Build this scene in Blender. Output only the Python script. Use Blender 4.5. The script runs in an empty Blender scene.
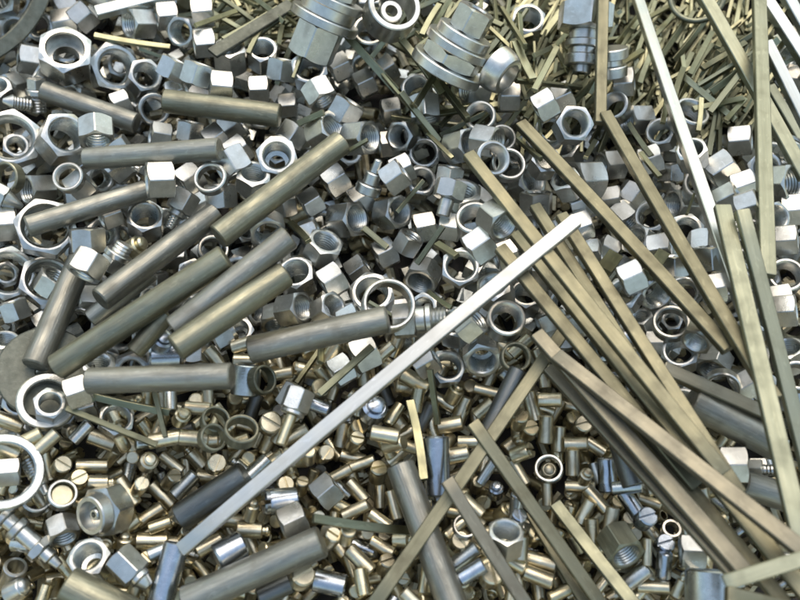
import bpy, bmesh, math, random
import numpy as np
from mathutils import Matrix, Vector

random.seed(7)
rng = np.random.default_rng(7)
scene = bpy.context.scene
COL = scene.collection
R = math.radians

# ------------------------------------------------------------------ camera
W, H, F = 800.0, 600.0, 858.0
D = 0.429
TILT = R(25)
PIV = Vector((0, 0, 0.026))
CAM = PIV + D * Vector((0, -math.sin(TILT), math.cos(TILT)))
MC = Matrix.Rotation(TILT, 3, 'X')
cd = bpy.data.cameras.new('camera')
cam = bpy.data.objects.new('camera', cd)
COL.objects.link(cam)
cam.location = CAM
cam.rotation_euler = (TILT, 0, 0)
cd.sensor_width = 36
cd.lens = 36 * F / W
cd.clip_start = 0.02
cd.clip_end = 60
cd.dof.use_dof = True
cd.dof.focus_distance = 0.415
cd.dof.aperture_fstop = 9
scene.camera = cam


def ray(px, py):
    return (MC @ Vector(((px - W / 2) / F, -(py - H / 2) / F, -1.0)))


def at(px, py, z):
    d = ray(px, py)
    return CAM + d * ((z - CAM.z) / d.z)


def project(p):
    q = MC.transposed() @ (Vector(p) - CAM)
    return W / 2 + F * q.x / -q.z, H / 2 - F * q.y / -q.z


def mpp(px, py, z):
    """metres per photo pixel at that place"""
    q = MC.transposed() @ (at(px, py, z) - CAM)
    return -q.z / F


def frame(px, py):
    v = -ray(px, py).normalized()
    u = Vector((1, 0, 0))
    u = (u - v * u.dot(v)).normalized()
    return u, v.cross(u), v


# ------------------------------------------------------------------ materials
def mat(name, c1, c2, r1, r2, metallic=1.0, scale=260.0, bump=0.12, stretch=(1, 1, 1), var=0.14,
        grime=(0.10, 0.085, 0.06), grime_amt=0.35, spec=0.5, fine=1.0, scuff=0.2):
    m = bpy.data.materials.new(name)
    m.use_nodes = True
    nt = m.node_tree
    N, L = nt.nodes, nt.links
    b = N['Principled BSDF']
    b.inputs['Metallic'].default_value = metallic
    b.inputs['Specular IOR Level'].default_value = spec
    tc = N.new('ShaderNodeTexCoord')
    oi = N.new('ShaderNodeObjectInfo')
    off = N.new('ShaderNodeVectorMath'); off.operation = 'SCALE'
    L.new(oi.outputs['Random'], off.inputs['Scale'])
    off.inputs[0].default_value = (3.1, 1.7, 2.3)
    add = N.new('ShaderNodeVectorMath'); add.operation = 'ADD'
    L.new(tc.outputs['Object'], add.inputs[0]); L.new(off.outputs[0], add.inputs[1])
    mp = N.new('ShaderNodeMapping'); mp.inputs['Scale'].default_value = stretch
    L.new(add.outputs[0], mp.inputs['Vector'])
    n1 = N.new('ShaderNodeTexNoise'); n1.inputs['Scale'].default_value = scale
    n1.inputs['Detail'].default_value = 5; n1.inputs['Roughness'].default_value = 0.62
    L.new(mp.outputs[0], n1.inputs['Vector'])
    n2 = N.new('ShaderNodeTexNoise'); n2.inputs['Scale'].default_value = 95
    n2.inputs['Detail'].default_value = 4
    L.new(add.outputs[0], n2.inputs['Vector'])
    n3 = N.new('ShaderNodeTexNoise'); n3.inputs['Scale'].default_value = scale * 6 * fine
    n3.inputs['Detail'].default_value = 3
    L.new(mp.outputs[0], n3.inputs['Vector'])
    mx = N.new('ShaderNodeMix'); mx.data_type = 'RGBA'
    mx.inputs['A'].default_value = (*c1, 1); mx.inputs['B'].default_value = (*c2, 1)
    rmp = N.new('ShaderNodeMapRange'); rmp.inputs['From Min'].default_value = 0.32; rmp.inputs['From Max'].default_value = 0.68
    L.new(n1.outputs['Fac'], rmp.inputs['Value'])
    L.new(rmp.outputs[0], mx.inputs['Factor'])
    # grime patches
    gr = N.new('ShaderNodeMapRange'); gr.inputs['From Min'].default_value = 0.52; gr.inputs['From Max'].default_value = 0.75
    gr.inputs['To Max'].default_value = grime_amt
    L.new(n2.outputs['Fac'], gr.inputs['Value'])
    mg = N.new('ShaderNodeMix'); mg.data_type = 'RGBA'
    L.new(gr.outputs[0], mg.inputs['Factor'])
    L.new(mx.outputs['Result'], mg.inputs['A']); mg.inputs['B'].default_value = (*grime, 1)
    # piece to piece variation
    vr = N.new('ShaderNodeMapRange'); vr.inputs['To Min'].default_value = 1 - var; vr.inputs['To Max'].default_value = 1 + var
    L.new(oi.outputs['Random'], vr.inputs['Value'])
    hs = N.new('ShaderNodeHueSaturation'); hs.inputs['Fac'].default_value = 1
    L.new(vr.outputs[0], hs.inputs['Value']); L.new(mg.outputs['Result'], hs.inputs['Color'])
    # small scuffs and nicks down to bare metal
    n4 = N.new('ShaderNodeTexNoise'); n4.inputs['Scale'].default_value = 620
    n4.inputs['Detail'].default_value = 3; n4.inputs['Distortion'].default_value = 0.6
    mp4 = N.new('ShaderNodeMapping'); mp4.inputs['Scale'].default_value = (1, 1, 0.35) if stretch[2] != 1 else (1, 0.4, 1)
    L.new(add.outputs[0], mp4.inputs['Vector']); L.new(mp4.outputs[0], n4.inputs['Vector'])
    sc = N.new('ShaderNodeMapRange'); sc.inputs['From Min'].default_value = 0.60; sc.inputs['From Max'].default_value = 0.70
    sc.inputs['To Max'].default_value = scuff
    L.new(n4.outputs['Fac'], sc.inputs['Value'])
    ms = N.new('ShaderNodeMix'); ms.data_type = 'RGBA'
    L.new(sc.outputs[0], ms.inputs['Factor']); L.new(hs.outputs[0], ms.inputs['A'])
    ms.inputs['B'].default_value = (min(1, c2[0] * 1.7), min(1, c2[1] * 1.7), min(1, c2[2] * 1.7), 1)
    L.new(ms.outputs['Result'], b.inputs['Base Color'])
    rr = N.new('ShaderNodeMapRange'); rr.inputs['From Min'].default_value = 0.3; rr.inputs['From Max'].default_value = 0.72
    rr.inputs['To Min'].default_value = r1; rr.inputs['To Max'].default_value = r2
    L.new(n2.outputs['Fac'], rr.inputs['Value'])
    L.new(rr.outputs[0], b.inputs['Roughness'])
    bp = N.new('ShaderNodeBump'); bp.inputs['Strength'].default_value = bump; bp.inputs['Distance'].default_value = 0.0006
    ad = N.new('ShaderNodeMath'); ad.operation = 'ADD'
    L.new(n1.outputs['Fac'], ad.inputs[0]); L.new(n3.outputs['Fac'], ad.inputs[1])
    L.new(ad.outputs[0], bp.inputs['Height'])
    L.new(bp.outputs[0], b.inputs['Normal'])
    return m


M = {
    'steel': mat('zinc_steel', (0.535, 0.535, 0.495), (0.645, 0.64, 0.60), 0.25, 0.40, bump=0.07),
    'thread': mat('thread_steel', (0.46, 0.48, 0.46), (0.58, 0.60, 0.57), 0.22, 0.4, bump=0.1),
    'blue': mat('blue_zinc', (0.40, 0.44, 0.49), (0.52, 0.56, 0.61), 0.2, 0.34, bump=0.06),
    'rod': mat('drawn_steel', (0.20, 0.20, 0.175), (0.385, 0.375, 0.32), 0.38, 0.62, stretch=(1, 1, 0.10), bump=0.24, grime_amt=0.3),
    'olive': mat('olive_steel', (0.21, 0.205, 0.15), (0.37, 0.36, 0.265), 0.38, 0.62, stretch=(1, 1, 0.10), bump=0.24, grime_amt=0.3),
    'dark': mat('dark_steel', (0.13, 0.135, 0.13), (0.21, 0.215, 0.20), 0.34, 0.5, stretch=(1, 1, 0.2), bump=0.12),
    'bar': mat('dull_brass_bar', (0.17, 0.16, 0.105), (0.25, 0.235, 0.158), 0.42, 0.58, stretch=(1, 1, 0.05), bump=0.10, grime=(0.09, 0.075, 0.05), grime_amt=0.4),
    'greenbar': mat('grey_green_bar', (0.24, 0.245, 0.175), (0.33, 0.333, 0.24), 0.40, 0.56, stretch=(1, 1, 0.05), bump=0.10, grime=(0.09, 0.085, 0.055), grime_amt=0.3),
    'pinkbar': mat('tarnished_bar', (0.215, 0.20, 0.15), (0.29, 0.27, 0.205), 0.42, 0.58, stretch=(1, 1, 0.05), bump=0.10, grime=(0.1, 0.08, 0.06), grime_amt=0.35),
    'silver': mat('silver_bar', (0.52, 0.51, 0.47), (0.66, 0.65, 0.60), 0.34, 0.50, stretch=(1, 1, 0.05), bump=0.08, grime=(0.4, 0.38, 0.33), grime_amt=0.4, var=0.02),
    'white': mat('bright_bar', (0.46, 0.47, 0.43), (0.60, 0.61, 0.56), 0.26, 0.44, stretch=(1, 1, 0.05), bump=0.06, grime=(0.5, 0.48, 0.42), grime_amt=0.4, var=0.03),
    'brass': mat('brass', (0.54, 0.48, 0.32), (0.66, 0.595, 0.41), 0.24, 0.42, bump=0.08, var=0.2),
    'nickel': mat('pale_brass', (0.60, 0.54, 0.385), (0.72, 0.655, 0.49), 0.26, 0.42, bump=0.08, var=0.2),
    'sliver': mat('brass_strip', (0.205, 0.205, 0.13), (0.34, 0.335, 0.22), 0.28, 0.46, stretch=(1, 1, 0.1), bump=0.1, var=0.28),
    'plate': mat('oily_plate', (0.13, 0.135, 0.11), (0.19, 0.195, 0.16), 0.5, 0.66, bump=0.15),
    'debris': mat('oily_debris', (0.36, 0.325, 0.22), (0.54, 0.49, 0.35), 0.34, 0.55, bump=0.1),
    'ground': mat('oily_floor', (0.035, 0.032, 0.028), (0.06, 0.055, 0.048), 0.6, 0.85, metallic=0, scale=40, bump=0.3),
}

# ------------------------------------------------------------------ mesh helpers
MESH = {}


def finish(bm, name, m, ang=28):
    bmesh.ops.recalc_face_normals(bm, faces=bm.faces)
    for f in bm.faces:
        f.smooth = True
    lim = R(ang)
    for e in bm.edges:
        e.smooth = not (len(e.link_faces) == 2 and e.calc_face_angle(0) > lim)
    me = bpy.data.meshes.new(name)
    bm.to_mesh(me)
    bm.free()
    me.materials.append(M[m])
    return me


def rings(bm, ringlist, closed=False, cap0=False, cap1=False):
    vs = [[bm.verts.new(p) for p in r] for r in ringlist]
    n = len(vs[0])
    pairs = list(zip(vs[:-1], vs[1:]))
    if closed:
        pairs.append((vs[-1], vs[0]))
    for a, b in pairs:
        for i in range(n):
            j = (i + 1) % n
            bm.faces.new((a[i], a[j], b[j], b[i]))
    if cap0:
        bm.faces.new(vs[0])
    if cap1:
        bm.faces.new(vs[-1])


def lathe(bm, prof, n=28, closed=False, cap0=False, cap1=False):
    th = [2 * math.pi * i / n for i in range(n)]
    rings(bm, [[(r * math.cos(t), r * math.sin(t), z) for t in th] for r, z in prof], closed, cap0, cap1)


HEX_T = [R(60 * k + a) for k in range(6) for a in (-28.2, -19, -9.5, 0, 9.5, 19, 28.2)]


def hexr(t, af):
    a = (math.degrees(t) + 30) % 60 - 30
    return af / 2 / math.cos(R(a))


def hexbody(bm, prof, af):
    """prof: list of (kind, value, z): 'r' a circle of that radius, 'h' the hexagon (z given for the flats' chamfer)"""
    out = []
    for k, v, z in prof:
        ring = []
        for t in HEX_T:
            if k == 'r':
                r, zz = v, z
            else:
                r = hexr(t, af)
                zz = z - math.copysign((r - af / 2 * 0.97) * 0.62, z - v)
            ring.append((r * math.cos(t), r * math.sin(t), zz))
        out.append(ring)
    rings(bm, out)


NUT = {'n': (0.74, 0.355), 'u': (0.80, 0.36), 'c': (0.84, 0.385), 'h': (0.38, 0.40), 'b': (0.62, 0.37), 'o': (0.84, 0.385)}


def nut_mesh(kind, af):
    key = ('nut', kind, round(af * 2000))
    if key in MESH:
        return MESH[key]
    af = round(af * 2000) / 2000
    hr, br = NUT[kind]
    h, rb = af * hr, af * br
    c = af * 0.035
    bm = bmesh.new()
    lo = -h / 2
    if kind == 'u':
        lo = -h / 2 + af * 0.16
        hexbody(bm, [('r', rb * 0.62, -h / 2 + c), ('r', rb * 0.62 + c, -h / 2), ('r', af * 0.40, -h / 2), ('r', af * 0.43, -h / 2 + c),
                     ('r', af * 0.445, lo), ('r', af * 0.468, lo), ('h', 0, lo), ('h', 0, h / 2), ('r', af * 0.468, h / 2),
                     ('r', rb + c, h / 2), ('r', rb, h / 2 - c)], af)
    else:
        hexbody(bm, [('r', rb, lo + c), ('r', rb + c, lo), ('r', af * 0.468, lo), ('h', 0, lo), ('h', 0, h / 2),
                     ('r', af * 0.468, h / 2), ('r', rb + c, h / 2), ('r', rb, h / 2 - c)], af)
    body = finish(bm, 'nut_body', 'olive' if kind == 'o' else 'steel', 20)
    bm = bmesh.new()
    prof = []
    z0, z1 = -h / 2 + c, h / 2 - c
    if kind == 'u':
        prof += [(rb * 0.62, z0), (rb * 0.62, z0 + af * 0.08)]
        z0 += af * 0.12
    nt = max(3, int((z1 - z0) / (af * 0.085)))
    for i in range(nt):
        a = z0 + (z1 - z0) * i / nt
        s = (z1 - z0) / nt
        prof += [(rb * 0.995, a), (rb * 0.925, a + s * 0.45), (rb * 0.925, a + s * 0.55)]
    prof.append((rb * 0.998, z1))
    lathe(bm, prof, 30)
    thr = finish(bm, 'nut_thread', 'thread', 25)
    MESH[key] = (body, thr)
    return MESH[key]


def tube_mesh(kind, r, h, rb, m):
    key = ('tube', kind, round(r * 2000), round(h * 2000), round(rb * 2000), m)
    if key in MESH:
        return MESH[key]
    c = min(0.0006, (r - rb) * 0.3)
    bm = bmesh.new()
    prof = [(rb, -h / 2 + c), (rb + c, -h / 2), (r - c, -h / 2), (r, -h / 2 + c), (r, h / 2 - c), (r - c, h / 2), (rb + c, h / 2), (rb, h / 2 - c)]
    if kind == 'thread':
        inner = []
        n = max(3, int(h / 0.0016))
        for i in range(n):
            a = h / 2 - c - (h - 2 * c) * (i + 0.5) / n
            inner += [(rb * 0.93, a)]
            if i < n - 1:
                inner += [(rb, a - (h - 2 * c) * 0.5 / n)]
        prof = prof + inner
    lathe(bm, prof, 32, closed=True)
    MESH[key] = finish(bm, 'ring_body', m, 28)
    return MESH[key]


def rod_mesh(r, ln, m, name='rod'):
    bm = bmesh.new()
    c = 0.0006
    lathe(bm, [(0.0002, -ln / 2), (r * 0.5, -ln / 2 - 0.0001), (r - c, -ln / 2), (r, -ln / 2 + c), (r, -ln / 6), (r, ln / 6), (r, ln / 2 - c),
               (r - c, ln / 2), (r * 0.5, ln / 2 + 0.0001), (0.0002, ln / 2)], 36, cap0=True, cap1=True)
    return finish(bm, name, m, 28)


def bar_mesh(w, t, ln, m, name='bar', bend=0.0, bev=0.00035, seg=10, taper=1.0):
    bm = bmesh.new()
    rl = []
    oct_ = [(-w / 2 + bev, -t / 2), (w / 2 - bev, -t / 2), (w / 2, -t / 2 + bev), (w / 2, t / 2 - bev),
            (w / 2 - bev, t / 2), (-w / 2 + bev, t / 2), (-w / 2, t / 2 - bev), (-w / 2, -t / 2 + bev)]
    for i in range(seg + 1):
        s = i / seg
        off = bend * ln * (4 * (s - 0.5) ** 2 - 0.35)
        k = 1 - (1 - taper) * s
        rl.append([(x * k + off, y, (s - 0.5) * ln) for x, y in oct_])
    a = [((x * 0.9) + (rl[0][0][0] - oct_[0][0]), y * 0.9, -ln / 2 - bev) for x, y in oct_]
    b = [((x * 0.9 * taper) + (rl[-1][0][0] - oct_[0][0] * taper), y * 0.9, ln / 2 + bev) for x, y in oct_]
    rings(bm, [a] + rl + [b], cap0=True, cap1=True)
    return finish(bm, name, m, 30)


def pin_meshes(kind, r, ln, m):
    key = ('pin', kind, round(r * 4000), round(ln * 1000), m)
    if key in MESH:
        return MESH[key]
    c = r * 0.14
    out = []
    bm = bmesh.new()
    if kind == 'plain':
        lathe(bm, [(r * 0.05, -ln / 2), (r - c, -ln / 2), (r, -ln / 2 + c), (r, ln / 2 - c), (r - c, ln / 2), (r * 0.05, ln / 2)], 20, cap0=True, cap1=True)
        out.append(('shank', finish(bm, 'pin', m)))
    elif kind == 'slotted':
        e = ln / 2 - r * 0.42
        lathe(bm, [(r * 0.05, -ln / 2), (r - c, -ln / 2), (r, -ln / 2 + c), (r, e - c), (r - c * 0.4, e), (r * 0.05, e)], 20, cap0=True, cap1=True)
        out.append(('shank', finish(bm, 'pin_shank', m)))
        bm = bmesh.new()
        for s in (1, -1):
            pts = []
            a0 = math.asin(0.16)
            n = 10
            for i in range(n + 1):
                a = a0 + (math.pi - 2 * a0) * i / n
                pts.append((math.cos(a) * r * s, math.sin(a) * r * s))
            k = 1 - c / r
            rings(bm, [[(x, y, e - 0.0001) for x, y in pts], [(x, y, ln / 2 - c) for x, y in pts],
                       [(x * k, y * k if abs(y) > r * .2 else y, ln / 2) for x, y in pts]], cap0=True, cap1=True)
        out.append(('slotted_head', finish(bm, 'pin_head', m)))
    elif kind == 'tip':
        s = ln * 0.26
        lathe(bm, [(r * 0.05, -ln / 2), (r - c, -ln / 2), (r, -ln / 2 + c), (r, s - c), (r - c * 1.5, s), (r * 0.3, s)], 20, cap0=True, cap1=True)
        out.append(('shank', finish(bm, 'pin_shank', m)))
        bm = bmesh.new()
        r2 = r * 0.55
        lathe(bm, [(r2, s - 0.0002), (r2, s + ln * 0.08), (r2 * 1.25, s + ln * 0.10), (r2 * 1.25, ln * 0.42), (r2 * 0.9, ln * 0.48), (r2 * 0.3, ln / 2)], 18, cap0=True, cap1=True)
        out.append(('tip', finish(bm, 'pin_tip', m)))
    elif kind == 'tube':
        rb = r * 0.72
        lathe(bm, [(rb, -ln / 2), (r - c * .5, -ln / 2), (r, -ln / 2 + c * .5), (r, ln / 2 - c * .5), (r - c * .5, ln / 2), (rb, ln / 2)], 22, closed=True)
        out.append(('shank', finish(bm, 'bush', m)))
    MESH[key] = out
    return out


# ------------------------------------------------------------------ height field of the pile
RES = 0.0007
X0, X1, Y0, Y1 = -0.40, 0.40, -0.30, 0.36
NX, NY = int((X1 - X0) / RES), int((Y1 - Y0) / RES)
HF = np.zeros((NY, NX), np.float32)
SAMP = {}


def samples(me):
    k = me.name
    if k in SAMP:
        return SAMP[k]
    me.calc_loop_triangles()
    co = np.empty(len(me.vertices) * 3, np.float32); me.vertices.foreach_get('co', co); co = co.reshape(-1, 3)
    tr = np.empty(len(me.loop_triangles) * 3, np.int32); me.loop_triangles.foreach_get('vertices', tr); tr = tr.reshape(-1, 3)
    a, b, c = co[tr[:, 0]], co[tr[:, 1]], co[tr[:, 2]]
    ar = np.linalg.norm(np.cross(b - a, c - a), axis=1) / 2
    n = np.maximum(1, (ar / (0.00042 ** 2)).astype(int))
    idx = np.repeat(np.arange(len(tr)), n)
    u, v = rng.random(len(idx)), rng.random(len(idx))
    f = u + v > 1
    u[f], v[f] = 1 - u[f], 1 - v[f]
    p = a[idx] + (b - a)[idx] * u[:, None] + (c - a)[idx] * v[:, None]
    SAMP[k] = np.concatenate([p, co]).astype(np.float32)
    return SAMP[k]


def cells(P):
    ix = np.clip(((P[:, 0] - X0) / RES).astype(int), 0, NX - 1)
    iy = np.clip(((P[:, 1] - Y0) / RES).astype(int), 0, NY - 1)
    return iy * NX + ix


def rest_z(P, pct):
    """height the origin must take so that the points P (relative) lie on the pile"""
    c = cells(P)
    order = np.argsort(c, kind='stable')
    cs = c[order]
    st = np.flatnonzero(np.r_[True, cs[1:] != cs[:-1]])
    lo = np.minimum.reduceat(P[order, 2], st)
    gap = HF.ravel()[cs[st]] - lo
    return float(np.percentile(gap, pct))


def stamp(P):
    np.maximum.at(HF.ravel(), cells(P), P[:, 2])


def axis_matrix(px, py, ang, el, roll):
    u, w, v = frame(px, py)
    a, e = R(ang), R(el)
    z = (u * math.cos(a) + w * math.sin(a)) * math.cos(e) + v * math.sin(e)
    x = v - z * v.dot(z)
    if x.length < 0.05:
        x = w - z * w.dot(z)
    x.normalize()
    y = z.cross(x)
    m = Matrix((x, y, z)).transposed()
    return m @ Matrix.Rotation(R(roll), 3, 'Z')


def drop(px, py, rot, meshes, pct=95):
    S = np.concatenate([samples(m) for m in meshes])
    A = np.array(rot, dtype=np.float32)
    P = S @ A.T
    z = 0.02
    for it in range(9):
        p = at(px, py, z)
        Q = P + np.array((p.x, p.y, 0), np.float32)
        zn = rest_z(Q, pct)
        if abs(zn - z) < 2e-4:
            z = zn
            break
        z = zn if it == 0 else 0.5 * (z + zn)
    p = at(px, py, z)
    zr = rest_z(P + np.array((p.x, p.y, 0), np.float32), pct)
    p.z = min(max(zr, z - 0.003), z + 0.004)
    stamp(P + np.array(p, np.float32))
    return p


# ------------------------------------------------------------------ things
THINGS = []     # (object, info)


def link_mesh(name, me, parent=None):
    o = bpy.data.objects.new(name, me)
    COL.objects.link(o)
    if parent is not None:
        o.parent = parent
    return o


def thing(name, cat, parts, mtx, label=None, group=None, info=None):
    """parts: list of (part name, mesh).  One part -> the thing is that mesh; more -> an Empty with the parts as children."""
    if len(parts) == 1:
        o = link_mesh(name, parts[0][1])
    else:
        o = bpy.data.objects.new(name, None)
        o.empty_display_size = 0.005
        COL.objects.link(o)
        for pn, me in parts:
            link_mesh(pn, me, o)
    o.matrix_world = mtx
    o['category'] = cat
    if label:
        o['label'] = label
    if group:
        o['group'] = group
    d = info or {}
    d['pos'] = o.matrix_world.translation.copy()
    THINGS.append((o, d))
    return o


def m4(rot, p):
    m = rot.to_4x4()
    m.translation = p
    return m


def place_nut(px, py, size, kind='n', ang=0, el=10, roll=None, pct=94, zguess=0.028):
    k = mpp(px, py, zguess)
    if roll is None:
        roll = rng.uniform(14, 46)
    cut = {'n': 0.90, 'u': 0.90, 'c': 0.90, 'h': 0.92, 'b': 0.92, 'o': 0.92}
    if kind in NUT:
        af = size * k * cut[kind]
        body, thr = nut_mesh(kind, af)
        parts = [('hex_body', body), ('thread', thr)]
        nm, cat = 'hex_nut', 'nut'
        if kind == 'h':
            nm = 'hex_ring_nut'
    elif kind == 'r':      # plain round ring
        parts = [('ring', tube_mesh('plain', size * k / 2, size * k * 0.34, size * k * 0.385, 'steel'))]
        nm, cat = 'round_ring', 'ring'
    elif kind == 't':      # threaded round collar
        parts = [('ring', tube_mesh('thread', size * k / 2, size * k * 0.60, size * k * 0.38, 'steel'))]
        nm, cat = 'threaded_collar', 'collar'
    elif kind == 'g':      # brass ring
        parts = [('ring', tube_mesh('plain', size * k / 2, size * k * 0.40, size * k * 0.40, 'olive'))]
        nm, cat = 'brass_ring', 'ring'
    rot = axis_matrix(px, py, ang, el, roll)
    p = drop(px, py, rot, [m for _, m in parts], pct)
    return thing(nm, cat, parts, m4(rot, p), group={'nut': 'hex nuts heaped in the pile', 'ring': 'rings in the pile', 'collar': 'threaded collars in the pile'}[cat],
                 info=dict(kind=kind, ang=ang % 360, el=el, size=size, px=px, py=py))


PINCOL = {'B': 'brass', 'N': 'nickel', 'D': 'dark', 'Z': 'blue', 'S': 'steel', 'T': 'thread'}


def place_pin(px, py, ang, el, kind='plain', col='N', dia=11, ln=25, pct=93):
    k = mpp(px, py, 0.024)
    parts = pin_meshes(kind, dia * k / 2 * 1.13, ln * k * 0.96, PINCOL[col])
    rot = axis_matrix(px, py, ang, el, rng.uniform(0, 360))
    p = drop(px, py, rot, [m for _, m in parts], pct)
    nm = {'plain': 'dowel_pin', 'slotted': 'slotted_pin', 'tip': 'tipped_pin', 'tube': 'bushing'}[kind]
    return thing(nm, 'bushing' if kind == 'tube' else 'pin', parts, m4(rot, p), group='small turned pins and bushings in the pile',
                 info=dict(kind=kind, ang=ang % 360, el=el, size=ln, px=px, py=py, col=col))


def place_long(p0, p1, maker, roll=0.0, tol=0.0012, pct=97, maxb=0.22, lift=0.0):
    """lay a rod, bar or strip from photo point p0 to photo point p1 on the pile"""
    za = zb = 0.035
    me = None
    for it in range(8):
        A, B = at(*p0, za), at(*p1, zb)
        ax = (B - A)
        L = ax.length
        if me is None:
            me = maker(L)
            L0 = L
        z = ax.normalized()
        y = Vector((0, 0, 1)); y = (y - z * z.z).normalized()
        x = y.cross(z)
        rot = Matrix((x, y, z)).transposed() @ Matrix.Rotation(R(roll), 3, 'Z')
        S = samples(me) @ np.array(rot, dtype=np.float32).T
        mid = (A + B) / 2
        hd = np.array((ax.x, ax.y)); hl = np.linalg.norm(hd); hd = hd / hl
        slope = ax.z / hl
        t = S[:, 0] * hd[0] + S[:, 1] * hd[1]
        P = S + np.array((mid.x, mid.y, 0), np.float32)
        loz = S[:, 2] - slope * t
        c = cells(P)
        inside = (P[:, 0] > X0) & (P[:, 0] < X1) & (P[:, 1] > Y0) & (P[:, 1] < Y1)
        gap = HF.ravel()[c] - loz
        gap, tt = gap[inside], t[inside]
        nb = max(6, int(hl / 0.004))
        bi = np.clip(((tt / hl + 0.5) * nb).astype(int), 0, nb - 1)
        gm = np.full(nb, -1.0)
        for q in range(nb):
            s = gap[bi == q]
            if len(s):
                gm[q] = np.percentile(s, pct)
        tc = ((np.arange(nb) + 0.5) / nb - 0.5) * hl
        best = None
        for b in np.linspace(-maxb, maxb, 45):
            a = np.sort(gm - b * tc)[-max(1, nb // 16)]
            if best is None or a < best[0]:
                best = (a, b)
        a, b = best
        a -= tol - lift
        na, nb_ = a - b * hl / 2, a + b * hl / 2
        if it < 2:
            za, zb = na, nb_
        else:
            za, zb = 0.5 * (za + na), 0.5 * (zb + nb_)
    A, B = at(*p0, za), at(*p1, zb)
    if abs((B - A).length - L0) > 0.0008 and L0 > 0.06:
        me = maker((B - A).length)
    z = (B - A).normalized()
    y = Vector((0, 0, 1)); y = (y - z * z.z).normalized()
    rot = Matrix((y.cross(z), y, z)).transposed() @ Matrix.Rotation(R(roll), 3, 'Z')
    mid = (A + B) / 2
    S = samples(me) @ np.array(rot, dtype=np.float32).T + np.array(mid, np.float32)
    inside = (S[:, 0] > X0) & (S[:, 0] < X1) & (S[:, 1] > Y0) & (S[:, 1] < Y1)
    gap = (HF.ravel()[cells(S)] - S[:, 2])[inside]
    tt = ((S - np.array(mid, np.float32)) @ np.array(z, np.float32))[inside] / (B - A).length
    nb = max(6, int((B - A).length / 0.004))
    bi = np.clip(((tt + 0.5) * nb).astype(int), 0, nb - 1)
    up = max([np.percentile(gap[bi == q], pct) for q in range(nb) if (bi == q).any()] or [0]) - tol
    if up > 0:
        mid = mid + Vector((0, 0, min(up * 0.9, 0.0035)))
    stamp(samples(me) @ np.array(rot, dtype=np.float32).T + np.array(mid, np.float32))
    return me, m4(rot, mid)


def place_rod(p0, p1, w, m, label, short):
    k = 0.93 * mpp((p0[0] + p1[0]) / 2, (p0[1] + p1[1]) / 2, 0.035)
    me, mtx = place_long(p0, p1, lambda L: rod_mesh(w * k / 2, L, m, 'rod'), tol=0.0015, roll=rng.uniform(0, 360))
    return thing('steel_rod', 'rod', [('rod', me)], mtx, label, 'cut round rods lying on the pile', dict(seg=(p0, p1), short=short))


def place_bar(p0, p1, w, t, m, label, short, roll=0, bend=0.0, name='square_bar', cat='bar', group='long square bars lying on the pile', tol=0.0012):
    k = 0.92 * mpp((p0[0] + p1[0]) / 2, (p0[1] + p1[1]) / 2, 0.04)
    me, mtx = place_long(p0, p1, lambda L: bar_mesh(w * k, t * k, L, m, 'bar', bend + float(rng.uniform(-1, 1)) * (0.004 if w < 16 else 0)), roll=roll, tol=tol)
    return thing(name, cat, [('bar', me)], mtx, label, group, dict(seg=(p0, p1), short=short) if short else dict(px=(p0[0]+p1[0])/2, py=(p0[1]+p1[1])/2, strip=1))


def place_fit(px, py, ang, el, parts, name, cat, label, short, pct=92, roll=20, m='steel', group=None):
    """parts along the axis in photo pixels: (part, shape, r0, r1, z0, z1[, bore])"""
    k = 0.94 * mpp(px, py, 0.03)
    out = []
    for pt in parts:
        pn, sh, r0, r1, z0, z1 = pt[:6]
        bore = pt[6] if len(pt) > 6 else 0
        mm = pt[7] if len(pt) > 7 else m
        r0, r1, z0, z1, bore = r0 * k, r1 * k, z0 * k, z1 * k, bore * k
        bm = bmesh.new()
        c = min(0.0005, abs(z1 - z0) * 0.2)
        if sh == 'hex':
            af = r0 * 2
            rb = max(bore, 0.0003)
            hexbody(bm, [('r', rb, z0), ('r', af * .468, z0)], af)
            hexbody(bm, [('r', af * .468, z0), ('h', z0 + (z1 - z0) / 2, z0), ('h', z0 + (z1 - z0) / 2, z1), ('r', af * .468, z1)], af)
            hexbody(bm, [('r', af * .468, z1), ('r', rb + c * bool(bore), z1), ('r', rb, z1 - c * 2 * bool(bore))] + ([('r', rb, z0)] if bore else []), af)
            bmesh.ops.remove_doubles(bm, verts=bm.verts, dist=1e-6)
        else:
            prof = []
            if bore:
                prof += [(bore, z0)]
            else:
                prof += [(r0 * 0.03, z0)]
            if sh == 'thread':
                prof += [(r0 * 0.93, z0)]
                n = max(3, int((z1 - z0) / 0.0014))
                for i in range(n):
                    a = z0 + (z1 - z0) * (i + .5) / n
                    prof += [(r0, a), (r0 * 0.90, a + (z1 - z0) * 0.5 / n)]
                prof += [(r0 * 0.88, z1)]
            elif sh == 'dome':
                for i in range(7):
                    q = i / 6 * math.pi / 2
                    prof.append((r1 + (r0 - r1) * math.cos(q), z0 + (z1 - z0) * math.sin(q)))
            else:
                prof += [(r0 - c, z0), (r0, z0 + c), (r1, z1 - c), (r1 - c, z1)]
            if bore:
                prof += [(bore, z1)]
                lathe(bm, prof, 36, closed=True)
            else:
                prof += [(r1 * 0.03, z1)]
                lathe(bm, prof, 36, cap0=True, cap1=True)
        out.append((pn, finish(bm, pn, mm, 25)))
    rot = axis_matrix(px, py, ang, el, roll)
    p = drop(px, py, rot, [x for _, x in out], pct)
    return thing(name, cat, out, m4(rot, p), label, group, dict(px=px, py=py, short=short, size=parts[0][2] * 2))


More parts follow.
